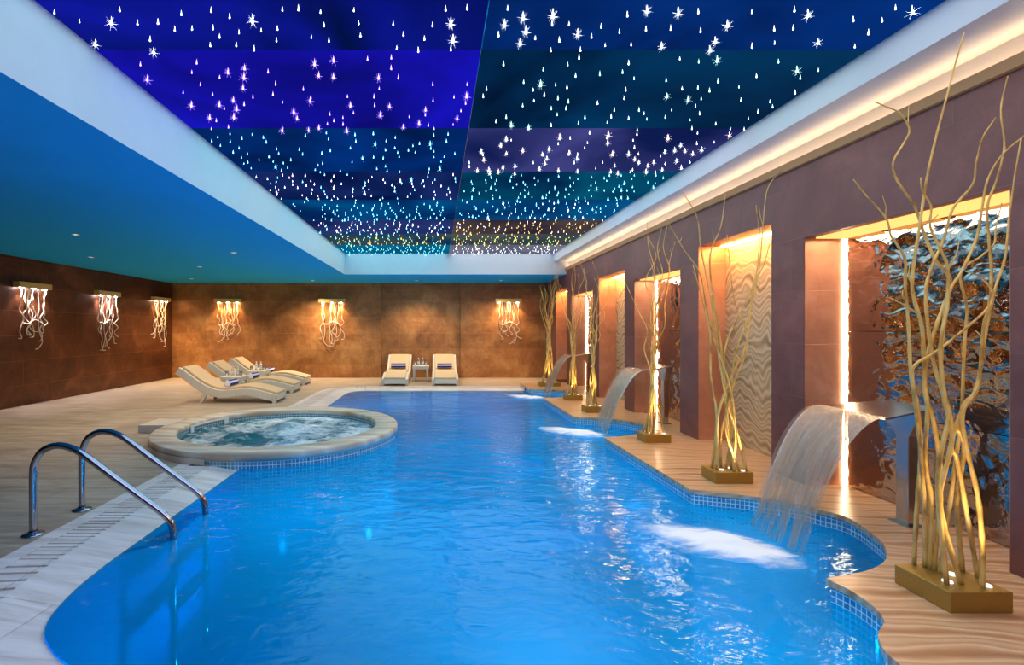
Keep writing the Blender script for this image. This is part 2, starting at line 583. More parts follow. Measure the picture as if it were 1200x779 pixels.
# gutter grate: slatted strips either side of the tub
mg = [MB(), MB()]
acc = 0.0
for i in range(len(EDGE) - 1):
    L = math.hypot(EDGE[i + 1][0] - EDGE[i][0], EDGE[i + 1][1] - EDGE[i][1])
    n = max(1, int(round(L / .05)))
    for k in range(n):
        f0, f1 = (k + .06) / n, (k + .80) / n
        q = []
        for (ln, f) in ((o1, f0), (o1, f1), (o2, f1), (o2, f0)):
            q.append((ln[i][0] + (ln[i + 1][0] - ln[i][0]) * f, ln[i][1] + (ln[i + 1][1] - ln[i][1]) * f))
        mid = Vector(((q[0][0] + q[2][0]) / 2, (q[0][1] + q[2][1]) / 2, 0))
        if (mid - TUB).length < TR + .03: continue
        (mg[0] if mid.y > TUB.y else mg[1]).hexa([(a, b, -.05) for a, b in q], [(a, b, -.002) for a, b in q])
g = mg[0].build('drain_grate', M['coping'])
tag(g, 'pale slatted overflow grate in the coping beyond the whirlpool tub', 'drain grate')
g = mg[1].build('drain_grate', M['coping'])
tag(g, 'pale slatted overflow grate in the coping beside the pool ladder', 'drain grate')

# basin
m = MB()
m.poly(POOL, PD)
bs = m.build('pool_floor', M['basin']); struct(bs)
m = MB()
m.strip(RIGHT, PD, DZ - .03, 0, True)
bw = m.build('pool_wall_right', M['mosaic']); struct(bw)
m = MB()
m.strip([(1.9, 10.6)] + LEFT + [(1.6, 1.5)], PD, -.045, 0, True)
bw = m.build('pool_wall_left', M['basin_wall']); struct(bw)

# water, cut around the tub
tubring = [(TUB.x + (TR - .02) * math.cos(a), TUB.y + (TR - .02) * math.sin(a)) for a in [2 * math.pi * k / 96 for k in range(96)]]
pl = []
ins = lambda p: math.hypot(p[0] - TUB.x, p[1] - TUB.y) < TR - .02
m = MB()
m.poly(POOL, WZ)
w = m.build('pool_water', M['water']); tag(w, 'rippling bright blue water filling the large pool', 'pool water', None, 'stuff')

# right deck
m = MB()
lip = offset(RIGHT, -.018)
lip[0] = (1.58, 1.5); lip[-1] = (1.88, 10.6)
outer = lip + [(1.88, 11.2), (3.3, 11.2), (3.3, YF), (1.58, YF)]
m.poly(outer, DZ)
m.strip(lip, DZ - .032, DZ, 0, True)
m.strip([(1.88, 10.6), (1.88, 11.2), (3.3, 11.2)], 0, DZ, 0, True)
m.strip([(1.58, YF), (1.58, 1.5)], 0, DZ, 0, True)
for i in range(len(lip) - 1):
    m.add([(*lip[i], DZ - .032), (*lip[i + 1], DZ - .032), (*RIGHT[i + 1], DZ - .032), (*RIGHT[i], DZ - .032)], [(0, 1, 2, 3)])
dk = m.build('deck_floor', M['deck']); struct(dk)

# ================================================================== walls
m = MB()
m.box(XL - .15, XL, YF, YB + .3, -.02, ZS + .1)
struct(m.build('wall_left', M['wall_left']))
m = MB()
m.box(XL, -1.47, YB, YB + .25, -.02, ZS + .1)
m.box(-1.47, .63, YB + .10, YB + .25, -.02, ZS + .1)
m.box(.63, 3.4, YB, YB + .25, -.02, ZS + .1)
struct(m.build('wall_back', M['wall_back']))
m = MB()
m.box(XL, 3.4, YF - .15, YF, -.02, 3.1)
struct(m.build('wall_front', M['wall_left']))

# right wall: piers and lintels round the niches  (y0, y1, top, kind)
NICHE = [(2.477, 3.87, 2.01, 'metal'), (4.246, 5.44, 2.20, 'stone'), (5.84, 7.20, 2.01, 'metal'), (7.57, 8.77, 2.20, 'stone'), (9.12, 10.53, 2.01, 'metal'), (10.90, 11.95, 2.20, 'stone')]
ZL = 2.583
m = MB()
m.box(XN, XN + .12, YF, YB, 0, ZL)                       # back of the niches
y = YF
for (a, b, top, kd) in NICHE:
    m.box(XR, XN, y, a, 0, ZL)
    m.box(XR, XN, a, b, top, ZL)
    y = b
m.box(XR, XN, y, YB, 0, ZL)
struct(m.build('wall_right', M['wall_right']))
# copper lining on the returns of the niches
m = MB()
for (a, b, top, kd) in NICHE:
    m.box(XR + .004, XN - .001, b - .006, b + .004, DZ, top - .001)
    m.box(XR + .004, XN - .001, a - .004, a + .006, DZ, top - .001)
struct(m.build('trim_1', M['niche_copper']))

# cove above the right wall
m = MB()
m.box(XR + .07, XR + .2, YF, RYB, ZL, 2.80)              # recessed strip of wall behind the cove
m.box(RX1, XR + .2, YF, RYB, 2.78, 3.05)                 # flat underside and fascia
struct(m.build('ceiling_cove', M['paint']))
m = MB()
m.box(XR - .03, XR + .01, YF, RYB, ZL, ZL + .062)
struct(m.build('trim_2', M['warm_paint']))
m = MB()
m.box(XR + .02, XR + .06, YF + .1, RYB - .02, ZL + .002, ZL + .03)
o = m.build('cove_light_strip', M['led_cove']); tag(o, 'long warm light strip hidden in the cove above the right wall', 'light strip')

# soffits
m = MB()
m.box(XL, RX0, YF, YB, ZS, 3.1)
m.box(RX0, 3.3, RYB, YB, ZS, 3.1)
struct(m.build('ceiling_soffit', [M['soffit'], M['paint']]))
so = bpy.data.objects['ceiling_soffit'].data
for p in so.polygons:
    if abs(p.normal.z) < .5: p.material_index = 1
m = MB()
m.box(RX0 - .1, XR + .3, YF, 1.81, ZC, 3.1)
struct(m.build('ceiling', star_panel('overhead_star_panel', (.003, .002, .10), (.01, .008, .40), .6, 40)))

# ---------------------------------------------------------------- star ceiling
SEAM = .266
ROWS = [1.81, 2.954, 4.11, 5.24, 6.39, 7.56, 8.70, 9.84, 10.96]
COL = {'white': (.82, .90, 1), 'violet': (.40, .22, 1), 'mint': (.50, 1, .88), 'cyan': (.18, .75, 1), 'pink': (1, .80, .86), 'ice': (.75, .85, 1), 'amber': (1, .62, .16), 'lime': (.72, 1, .22)}
STAR = {'white': 7, 'violet': 7, 'mint': 5, 'cyan': 6, 'pink': 6, 'ice': 6.5, 'amber': 4, 'lime': 3.5}
STAR_M = {k: emis('star_' + k, COL[k], STAR[k], 'NONE') for k in COL}
#           left: (name, deep, glow, k, star colours)                      right
PAN = [((  'deep blue', (.0, .003, .045), (.004, .006, .32), 1, ['white']), ('navy', (.0, .006, .045), (.0, .035, .24), 1, ['white', 'ice'])),
       (('violet', (.003, .001, .11), (.008, .004, .50), 1, ['violet']), ('dark teal', (.0, .006, .016), (.0, .035, .10), 1, ['mint', 'mint', 'white'])),
       (('blue', (.0, .008, .05), (.0, .03, .20), 1, ['cyan']), ('mauve blue', (.003, .008, .06), (.06, .06, .24), 1, ['pink', 'ice'])),
       (('indigo', (.0, .004, .04), (.01, .025, .14), 1, ['pink', 'cyan', 'ice']), ('teal', (.0, .01, .04), (.0, .09, .16), 1, ['cyan'])),
       (('turquoise', (.0, .015, .08), (.0, .07, .22), 1, ['cyan']), ('azure', (.0, .03, .12), (.0, .09, .24), 1, ['cyan', 'cyan', 'ice'])),
       (('dusk blue', (.005, .012, .07), (.03, .05, .2), 1, ['ice', 'pink', 'cyan']), ('brown', (.03, .02, .02), (.09, .06, .04), 1, ['amber', 'amber', 'pink'])),
       (('green', (.0, .03, .08), (.05, .09, .06), 1, ['lime', 'cyan', 'amber']), ('olive', (.03, .04, .05), (.10, .11, .07), 1, ['lime', 'lime', 'amber'])),
       (('sky blue', (.0, .09, .18), (.0, .16, .30), 1, ['cyan']), ('grey', (.10, .11, .16), (.22, .22, .28), 1, ['pink', 'ice']))]
ORD = ['nearest', 'second', 'third', 'fourth', 'fifth', 'sixth', 'seventh', 'farthest']
for r in range(8):
    for s, (x0, x1) in enumerate(((RX0, SEAM), (SEAM, RX1))):
        nm, dp, gl, k, cs = PAN[r][s]
        mm = star_panel('star_panel_%d_%d' % (r, s), dp, gl, k * .75, r * 2 + s)
        b = MB(); b.box(x0 + .003, x1 - .003, ROWS[r] + .003, ROWS[r + 1] - .003, ZC, ZC + .03)
        o = b.build('star_ceiling_panel', mm)
        side = 'left' if s == 0 else 'right'
        tag(o, 'glossy %s star ceiling panel, %s row from the camera, %s of the long seam' % (nm, ORD[r], side), 'ceiling panel', 'glossy panels of the star ceiling')
m = MB()                                       # dull metal behind the joints
m.box(RX0, RX1, 1.81, RYB, ZC + .012, ZC + .05)
struct(m.build('trim_3', M['bronze_steel']))


def star_shape(b, c, s, mi, spikes):
    """cut-crystal drop hanging from the panel, with lens-glare spikes modelled round its heart"""
    prof = [(0.0, -.014), (.0045, -.011), (.0056, -.007), (.0036, .0), (.0012, .014), (.0, .030)]
    b.lathe([(r * s, z * s) for r, z in prof], c, 6, mi)
    if spikes:  # star-shaped lens glare built as thin glowing spikes
        cc = Vector(c) + Vector((0, 0, -.006 * s))
        for k in range(spikes):
            g = (k + .5) / spikes
            th = math.pi * (1 + 5 ** .5) * k; ph = math.acos(1 - 2 * g)
            d = Vector((math.sin(ph) * math.cos(th), math.sin(ph) * math.sin(th), math.cos(ph)))
            u = d.orthogonal().normalized(); w = d.cross(u); q = .00042 * s
            tip = cc + d * .032 * s
            b.add([cc + u * q, cc - u * q * .5 + w * q * .87, cc - u * q * .5 - w * q * .87, tip], [(0, 1, 3), (1, 2, 3), (2, 0, 3)], mi)


STARMESH = {}


def star_mesh(col, spikes):
    key = (col, spikes)
    if key not in STARMESH:
        b = MB(); star_shape(b, (0, 0, 0), 1.0, 0, spikes)
        o = b.build('crystal_star_light', STAR_M[col]); STARMESH[key] = o.data
        C.objects.unlink(o); bpy.data.objects.remove(o)
    return STARMESH[key]


rs = random.Random(5)
LABC = {'white': 'white', 'violet': 'violet', 'mint': 'mint green', 'cyan': 'cyan', 'pink': 'pinkish white', 'ice': 'icy white', 'amber': 'amber', 'lime': 'lime'}
far_b = MB(); farcols = list(COL)
count = 0
for r in range(8):
    for s, (x0, x1) in enumerate(((RX0, SEAM), (SEAM, RX1))):
        nm, dp, gl, k, cs = PAN[r][s]
        y0, y1 = ROWS[r], ROWS[r + 1]
        n = 74 if r < 3 else (92 if r < 6 else 100)
        if r == 0: y0 = 2.50; n = 44
        pts = []
        tries = 0
        while len(pts) < n and tries < 6000:
            tries += 1
            p = (rs.uniform(x0 + .05, x1 - .05), rs.uniform(y0 + .03, y1 - .03))
            if pts and rs.random() < .3:                    # short strings of lights in a line
                q = rs.choice(pts); p = (q[0] + rs.uniform(-.03, .03), q[1] + rs.choice((-1, 1)) * rs.uniform(.10, .16))
                if not (x0 + .04 < p[0] < x1 - .04 and y0 + .03 < p[1] < y1 - .03): continue
            if all((p[0] - q[0]) ** 2 + (p[1] - q[1]) ** 2 > .085 ** 2 for q in pts): pts.append(p)
        for p in pts:
            col = rs.choice(cs)
            big = rs.random() < ({0: (.12, .32), 1: (.45, .16), 2: (.10, .60)}.get(r, (.12, .12))[s])
            sz = rs.uniform(.95, 1.25) if big else rs.uniform(.55, .85)
            zc = ZC - .032 * sz
            if r < 2 or (r == 2 and s == 1):
                o = bpy.data.objects.new('crystal_star_light', star_mesh(col, 13 if big else 0)); C.objects.link(o)
                o.location = (p[0], p[1], zc); o.scale = (sz,) * 3
                side = 'left' if s == 0 else 'right'
                sp = 'large sparkling ' if big else 'small '
                g = '%s%s crystal star lights, %s row %s' % (sp, LABC[col], ORD[r], side)
                tag(o, '%s%s drop-shaped star light on the %s %s ceiling panel' % (sp, LABC[col], ORD[r], nm), 'star light', g)
                count += 1
            else:
                star_shape(far_b, (p[0], p[1], zc), sz, farcols.index(col), 6 if big else 0)
o = far_b.build('distant_star_lights', [STAR_M[c] for c in farcols])
tag(o, 'hundreds of tiny coloured star lights massed on the farther ceiling panels', 'star lights', None, 'stuff')

# ================================================================== niche fittings
NL = {0: 'nearest', 2: 'middle', 4: 'farthest'}
for i, (a, b, top, kd) in enumerate(NICHE):
    if kd == 'metal':
        t = thing('rippled_metal_panel', 'rippled mirror-polished metal panel at the back of the %s waterfall niche' % NL[i], 'wall panel', (XN, (a + b) / 2, DZ), 0, 'rippled metal niche panels')
        zs = [0, .62, 1.20, top - DZ]
        for z0, z1 in zip(zs[:-1], zs[1:]):
            g = MB()
            ny, nz = 46, int((z1 - z0) * 34)
            vs = []; hw = (b - a) / 2 - .008
            for jz in range(nz + 1):
                for jy in range(ny + 1):
                    yy = -hw + 2 * hw * jy / ny; zz = z0 + .003 + (z1 - z0 - .006) * jz / nz
                    e = min(1, min(jy, ny - jy, jz, nz - jz) / 2.0)
                    d = noise.noise(Vector((i * 7.3, (yy + i) * 8.5, zz * 10.5))) * .0075 * e
                    vs.append((-.016 + d, yy, zz))
            fs = []
            for jz in range(nz):
                for jy in range(ny):
                    q = jz * (ny + 1) + jy
                    fs.append((q, q + ny + 1, q + ny + 2, q + 1))
            g.add(vs, fs, 0, None, True)
            g.box(-.006, .0, -hw, hw, z0 + .002, z1 - .002)
            g.build('metal_sheet', M['ripple'], t)
        # vertical light strip in the far corner, one under the lintel
        g = MB(); g.box(XN - .033, XN - .025, b - .016, b - .008, DZ, top - .01)
        o = g.build('corner_light_strip', M['led_warm']); tag(o, 'vertical glowing warm light strip in the corner of the %s waterfall niche' % NL[i], 'light strip', 'niche corner light strips')
        g = MB(); g.box(XN - .26, XN - .03, a + .02, b - .03, top - .012, top - .001)
        o = g.build('lintel_light_strip', M['led_amber_soft']); tag(o, 'amber light strip under the lintel of the %s waterfall niche' % NL[i], 'light strip', 'lintel light strips')
    else:
        nm = {1: 'nearest', 3: 'middle', 5: 'farthest'}[i]
        t = thing('sandstone_panel', 'wavy grained sandstone slab cladding in the %s stone niche' % nm, 'stone panel', (XN, (a + b) / 2, DZ), 0, 'sandstone niche panels')
        hw = (b - a) / 2 - .008
        zs = [0, .55, 1.08, 1.6, top - DZ]
        for z0, z1 in zip(zs[:-1], zs[1:]):
            g = MB(); g.box(-.03, 0, -hw, hw, z0 + .001, z1 - .001)
            g.build('stone_slab', M['sandstone'], t)
        g = MB(); g.box(XN - .10, XN - .05, a + .03, b - .03, top - .016, top - .001)
        o = g.build('lintel_light_strip', M['led_amber']); tag(o, 'amber light strip under the lintel of the %s stone niche' % nm, 'light strip', 'lintel light strips')

# ---------------------------------------------------------------- fountain spouts
SPY = [3.11, 6.40, 9.64]
SN = ['nearest', 'middle', 'farthest']


def spout(y, k):
    t = thing('fountain_spout', '%s steel fountain spout with flared blade standing in a lit niche' % SN[k], 'fountain spout', (2.94, y, DZ), 0, 'steel fountain spouts')
    g = MB(); g.box(-.03, .03, -.055, .03, 0, .56)
    g.build('post', M['bronze_steel'], t, .004)
    g = MB()
    g.hexa([(-.03, -.055, .55), (.03, -.055, .55), (.03, .03, .55), (-.03, .03, .55)], [(-.05, -.16, .735), (.03, -.16, .735), (.03, .16, .735), (-.05, .16, .735)])
    g.build('flared_head', M['bronze_steel'], t, .004)
    g = MB()
    z1, z2 = .735, .702
    b_ = [(-.05 - .31 + .02, -.25, z2 - .012), (.03, -.16, z1 - .0), (.03, .16, z1 - .0), (-.05 - .31 + .02, .25, z2 - .012)]
    t_ = [(-.05 - .31, -.255, z2), (.03, -.16, z1 + .014), (.03, .16, z1 + .014), (-.05 - .31, .255, z2)]
    g.hexa(b_, t_)
    g.build('blade', M['bronze_steel'], t, .003)
    g = MB(); g.box(-.06, .06, -.085, .06, 0, .006)
    g.build('base_plate', M['bronze_steel'], t)
    # falling sheet
    g = MB()
    nu, nt_ = 40, 36
    z0 = DZ + .70; x0 = 2.94 - .36
    T = math.sqrt(2 * (z0 - WZ) / 9.8)
    rr = random.Random(k)
    top_, bot = [], []
    for it in range(nt_ + 1):
        tt = T * 1.0 * it / nt_
        for iu in range(nu + 1):
            u = iu / nu
            f = it / nt_
            yy = y - .25 + .5 * u - (u - .5) * .05 * f
            zz = z0 + .006 - .5 * 9.8 * tt * tt
            xx = x0 + .01 - 1.17 * tt + noise.noise(Vector((u * 16 + k * 5, f * 1.5, 0))) * .012 * f + (abs(u - .5) * 2) ** 6 * .0
            th = .004 + .010 * (abs(u - .5) * 2) ** 10
            top_.append((xx - th, yy, max(zz, WZ - .01))); bot.append((xx + th, yy, max(zz, WZ - .01)))
    W = nu + 1
    fs = []; us = []
    for it in range(nt_):
        for iu in range(nu):
            q = it * W + iu
            fs.append((q, q + 1, q + W + 1, q + W))
            us.append([((iu + a_) / nu, (it + b2) / nt_) for a_, b2 in ((0, 0), (1, 0), (1, 1), (0, 1))])
    g.add(top_, fs, 0, us, True)
    g.add(bot, [f[::-1] for f in fs], 0, [u[::-1] for u in us], True)
    # beads along both free edges
    o = g.build('water_sheet', M['sheet'])
    tag(o, 'curved sheet of falling water pouring off the %s steel spout' % SN[k], 'waterfall', 'waterfall sheets')
    # foam where it lands
    g = MB()
    nr, na = 14, 48
    cx, cy = 1.80, y - .10
    vs = []; uvv = []
    for ir in range(nr + 1):
        f = ir / nr
        for ia in range(na):
            an = 2 * math.pi * ia / na
            ca, sa = math.cos(an), math.sin(an)
            rx = .66 if ca < 0 else .42
            wob = 1 + .18 * noise.noise(Vector((ca * 2, sa * 2, k * 3.0)))
            pa = rx * ca * f * wob; pb = .27 * sa * f * wob
            px_ = pa * .80 + pb * .60; py_ = -pa * .60 + pb * .80
            hz = .055 * (1 - f) ** 1.2 * (.7 + .6 * noise.noise(Vector((px_ * 9, py_ * 9, k))))
            vs.append((cx + px_, cy + py_, WZ + .004 + max(0, hz)))
            uvv.append((an * .5, 1 - f))
    fs = []; us = []
    for ir in range(nr):
        for ia in range(na):
            i2 = (ia + 1) % na
            q = [ir * na + ia, (ir + 1) * na + ia, (ir + 1) * na + i2, ir * na + i2]
            fs.append(tuple(q))
            a0 = 2 * math.pi * ia / na * .5; a1 = 2 * math.pi * (ia + 1) / na * .5
            us.append([(a0, 1 - ir / nr), (a0, 1 - (ir + 1) / nr), (a1, 1 - (ir + 1) / nr), (a1, 1 - ir / nr)])
    g.add(vs, fs, 0, us, True)
    o = g.build('foam', M['foam']); tag(o, 'white foam churned up in the pool under the %s waterfall' % SN[k], 'foam', None, 'stuff')


for k, y in enumerate(SPY): spout(y, k)

# ---------------------------------------------------------------- willow arrangements
def wobble(p, s, a):
    return Vector((noise.noise(p * s), noise.noise(p * s + Vector((9, 3, 1))), 0)) * a


def arrangement(label, x0, x1, y0, y1, sticks, light=True):
    """block with sticks; each stick is a list of world points, base first"""
    c = Vector(((x0 + x1) / 2, (y0 + y1) / 2, DZ))
    t = thing('willow_arrangement', label, 'willow arrangement', c, 0, 'gilded willow arrangements on the deck')
    g = MB(); g.box(x0 - c.x, x1 - c.x, y0 - c.y, y1 - c.y, 0, .09)
    g.build('block', M['block'], t, .004)
    for st in sticks:
        pts = catmull([Vector(p) - c for p in st], 5)
        n = len(pts)
        rb = random.uniform(.0085, .0115)
        rad = [rb * (1 - .72 * i / (n - 1)) * (1 + .12 * math.sin(i * 2.3)) for i in range(n)]
        g = MB(); g.tube(pts, rad, 7)
        # short spurs and knots along the stick
        for q in range(random.randint(0, 2)):
            i = random.randint(n // 3, n - 3)
            d = Vector((random.uniform(-1, 1), random.uniform(-.5, .5), random.uniform(.6, 1.6))).normalized()
            e = pts[i] + d * random.uniform(.05, .16)
            g.tube([pts[i], (pts[i] + e) / 2 + Vector((random.uniform(-.012, .012), 0, 0)), e], [rad[i] * .7, rad[i] * .5, rad[i] * .25], 5)
        g.build('stick', M['willow'], t)
    for (fx, fy) in ((.30, .35), (.62, .60), (.80, .22)):
        g = MB()
        g.lathe([(0, .0), (.020, .0), (.018, .006), (0, .009)], (x0 - c.x + (x1 - x0) * fx, y0 - c.y + (y1 - y0) * fy, .09), 14)
        o = g.build('uplight_lens', M['pebble'], t); o['label'] = 'small round white uplight lens'
    return t


def trace(points, ytop, base_z=.17):
    """pixel trail, base first -> world points; depth runs from the base's own to ytop"""
    bx, by = points[0]
    yb = (H - base_z) * F / (by - CY)
    n = len(points)
    out = []
    for i, (a, b) in enumerate(points):
        f = (points[0][1] - b) / max(1, points[0][1] - points[-1][1])
        out.append(pix(a, b, yb + (ytop - yb) * f))
    out[0].z = base_z - .02
    return out


A = [
    ([(1071, 661), (1075, 587), (1079, 535), (1076, 479), (1068, 443), (1065, 386), (1061, 335), (1061, 305), (1051, 286), (1044, 276), (1038, 255), (1015, 229), (1000, 210)], 2.22),
    ([(1089, 666), (1091, 587), (1084, 540), (1087, 484), (1083, 440), (1081, 386), (1070, 345), (1070, 318), (1076, 276), (1083, 229), (1089, 195), (1098, 157), (1108, 119), (1119, 77), (1130, 38)], 2.15),
    ([(1094, 668), (1102, 561), (1094, 494), (1084, 458), (1086, 420), (1098, 380), (1111, 343), (1112, 322), (1098, 307), (1087, 284), (1080, 265), (1072, 242), (1059, 223), (1049, 206), (1047, 189), (1059, 168), (1066, 153), (1059, 138), (1051, 130), (1036, 124), (1025, 119)], 2.28),
    ([(1110, 684), (1099, 561), (1112, 489), (1107, 463), (1102, 407), (1110, 361), (1111, 339), (1110, 310), (1100, 288), (1090, 265), (1091, 242), (1081, 223), (1079, 208)], 2.2),
    ([(1128, 684), (1107, 618), (1102, 576), (1115, 520), (1112, 480), (1098, 440), (1090, 400), (1085, 343), (1093, 310), (1106, 280), (1117, 244), (1140, 216), (1144, 191), (1152, 161), (1167, 138)], 2.3),
    ([(1128, 669), (1122, 587), (1130, 520), (1112, 489), (1103, 440), (1105, 390), (1112, 343), (1127, 318), (1144, 280), (1150, 250), (1157, 212), (1174, 182), (1200, 159)], 2.25),
    ([(1151, 687), (1151, 638), (1146, 582), (1133, 525), (1128, 484), (1145, 453), (1153, 400), (1160, 360), (1162, 318), (1159, 280), (1157, 242), (1169, 208), (1177, 170), (1173, 128), (1181, 89)], 2.32),
    ([(1147, 676), (1133, 602), (1122, 540), (1115, 520), (1130, 474), (1146, 453), (1153, 381), (1161, 360), (1167, 335), (1178, 301), (1182, 259), (1189, 208), (1197, 161)], 2.2),
    ([(1100, 670), (1112, 600), (1120, 540), (1127, 484), (1130, 407), (1133, 361), (1126, 320), (1150, 300), (1165, 286), (1167, 267), (1174, 238)], 2.3),
    ([(1084, 664), (1083, 590), (1078, 520), (1070, 450), (1072, 428), (1100, 410), (1153, 366), (1164, 345), (1150, 325), (1132, 318)], 2.18),
]
random.seed(3)
arrangement('tallest gilded willow sticks in the block nearest the camera', 2.20, 2.47, 2.12, 2.38, [trace(p, y) for p, y in A])
B = [
    ([(875, 552), (865, 510), (852, 470), (842, 415), (835, 360), (822, 295), (817, 255), (800, 225)], 4.0),
    ([(857, 549), (850, 460), (845, 405), (837, 355), (832, 300), (845, 265), (850, 227)], 4.1),
    ([(845, 548), (845, 510), (855, 470), (862, 415), (880, 360), (890, 310), (895, 255), (900, 220), (915, 200)], 3.95),
    ([(860, 552), (862, 500), (855, 450), (838, 400), (828, 360), (820, 320), (800, 290), (780, 255)], 3.9),
    ([(834, 548), (840, 490), (833, 440), (832, 390), (820, 340), (812, 310)], 4.0),
    ([(840, 550), (842, 485), (860, 435), (875, 400), (882, 340), (895, 310), (902, 285)], 4.05),
    ([(868, 552), (850, 500), (860, 450), (875, 410), (872, 380), (860, 350), (852, 275)], 3.95),
    ([(851, 548), (858, 490), (848, 440), (852, 400), (866, 370), (884, 330), (890, 280), (886, 240)], 4.05),
]
arrangement('gilded willow sticks in the block before the nearest stone niche', 2.19, 2.49, 3.89, 4.10, [trace(p, y) for p, y in B])


def grow(x0, x1, y0, y1, n, seed, htop):
    rr = random.Random(seed)
    cx, cy = (x0 + x1) / 2, (y0 + y1) / 2
    out = []
    for i in range(n):
        bx = rr.uniform(x0 + .03, x1 - .03); by = rr.uniform(y0 + .03, y1 - .03)
        h = htop * rr.uniform(.72, 1.0)
        side = -(bx - cx) / (x1 - x0) * 2 + rr.uniform(-.5, .5)
        pts = [Vector((bx, by, DZ + .07))]
        zx = .62 + rr.uniform(-.15, .15)
        k = 9
        for j in range(1, k + 1):
            z = DZ + .07 + (h - DZ) * j / k
            f = (z - zx) / (h - zx)
            if z < zx: q = z / zx; x = bx + (cx - bx) * q * .7; y_ = by + (cy - by) * q * .7
            else: x = cx + (bx - cx) * .3 + side * .24 * max(0, f) ** 1.15; y_ = cy + rr.uniform(-.05, .05) + (by - cy) * (.3 - f)
            w = .02 + .035 * max(0, f)
            pts.append(Vector((min(x + rr.uniform(-w, w), XR - .06), y_ + rr.uniform(-w, w), z)))
        out.append(pts)
    return out


arrangement('gilded willow sticks in the block just before the middle waterfall', 2.22, 2.50, 5.28, 5.50, grow(2.22, 2.50, 5.28, 5.50, 8, 4, 2.45))
arrangement('gilded willow sticks in the block just behind the middle waterfall', 2.16, 2.44, 7.18, 7.40, grow(2.16, 2.44, 7.18, 7.40, 9, 8, 2.4))
arrangement('gilded willow sticks in the block just before the farthest waterfall', 2.20, 2.48, 8.42, 8.64, grow(2.20, 2.48, 8.42, 8.64, 11, 15, 2.4))
arrangement('dense gilded willow sticks in the farthest block beside the back wall', 2.16, 2.60, 10.40, 10.62, grow(2.16, 2.60, 10.40, 10.62, 15, 21, 2.45))

# ================================================================== whirlpool tub
t = thing('whirlpool_tub', 'round raised whirlpool tub with stone rim and mosaic walls', 'whirlpool tub', (TUB.x, TUB.y, 0))
g = MB()
g.lathe([(TI, .06), (TI, TZ - .012), (TI + .012, TZ), (TR - .012, TZ), (TR, TZ - .012), (TR, .045), (TR - .02, .045), (TI + .02, .045)], (0, 0, 0), 96, closed=True)
g.build('rim', M['rim'], t)
g = MB()
ring = [((TR - .015) * math.cos(a), (TR - .015) * math.sin(a)) for a in [2 * math.pi * k / 96 for k in range(96)]]
g.strip(ring, PD + .01, .05, 0, False, True, True)
g.build('outer_mosaic', M['mosaic_rim'], t, merge=True)
g = MB()
ring = [((TI + .006) * math.cos(a), (TI + .006) * math.sin(a)) for a in [2 * math.pi * k / 96 for k in range(96)]]
g.strip(ring, -.55, TZ - .02, 0, True, True, True)
g.build('inner_mosaic', M['mosaic_rim'], t, merge=True)
g = MB(); g.lathe([(0, -.56), (TI + .01, -.56), (TI + .01, -.54), (0, -.54)], (0, 0, 0), 64)
g.build('tub_floor', M['basin'], t)
# stone apron on the terrace side of the rim
g = MB()
a0, a1 = math.radians(88), math.radians(258)
n = 48
pr = [((TR + .004) * math.cos(a0 + (a1 - a0) * k / n), (TR + .004) * math.sin(a0 + (a1 - a0) * k / n)) for k in range(n + 1)]
g.strip(pr, 0, .06, 0, False, False, True)
g.build('stone_apron', M['rim'], t, merge=True)
# skimmer opening in the inner wall
g = MB()
for (aa, bb, za, zb) in ((165, 168, .0, .08), (195, 198, .0, .08), (165, 198, .075, .09)):
    k = 10
    for q in range(k):
        p0 = math.radians(aa + (bb - aa) * q / k - 20); p1 = math.radians(aa + (bb - aa) * (q + 1) / k - 20)
        r0, r1 = TI - .02, TI - .005
        bq = [(r0 * math.cos(p0), r0 * math.sin(p0)), (r1 * math.cos(p0), r1 * math.sin(p0)), (r1 * math.cos(p1), r1 * math.sin(p1)), (r0 * math.cos(p1), r0 * math.sin(p1))]
        g.hexa([(x, y, za) for x, y in bq], [(x, y, zb) for x, y in bq])
g.build('skimmer_frame', M['white_plastic'], t)
# foaming water
g = MB()
nr, na = 46, 110
vs = []
mounds = [(-.02, .28, .42, .085), (-.45, -.15, .40, .05), (.25, -.35, .45, .04), (.1, -.75, .3, .03), (-.6, .4, .3, .03)]
for ir in range(nr + 1):
    rr_ = (TI + .0) * ir / nr
    for ia in range(na):
        an = 2 * math.pi * ia / na
        x, y = rr_ * math.cos(an), rr_ * math.sin(an)
        z = .01 + .02 * noise.noise(Vector((x * 5, y * 5, 1))) + .012 * noise.noise(Vector((x * 14, y * 14, 4)))
        for (mx, my, s, h) in mounds:
            z += h * math.exp(-((x - mx) ** 2 + (y - my) ** 2) / (s * s) * 3.5) * (1 + .6 * noise.noise(Vector((x * 9, y * 9, 2))))
        vs.append((x + TUB.x, y + TUB.y, z))
fs = []
for ir in range(nr):
    for ia in range(na):
        i2 = (ia + 1) % na
        fs.append((ir * na + ia, (ir + 1) * na + ia, (ir + 1) * na + i2, ir * na + i2))
g.add(vs, fs, 0, None, True)
o = g.build('bubbling_water', M['tub_water']); tag(o, 'white foaming water bubbling inside the round whirlpool tub', 'tub water', None, 'stuff')
# step beside the tub
g = MB(); g.box(-3.72, -3.36, 6.16, 6.62, 0, .10)
o = g.build('stone_step', M['step'], None, .006); tag(o, 'low pale stone step block beside the whirlpool tub', 'step')

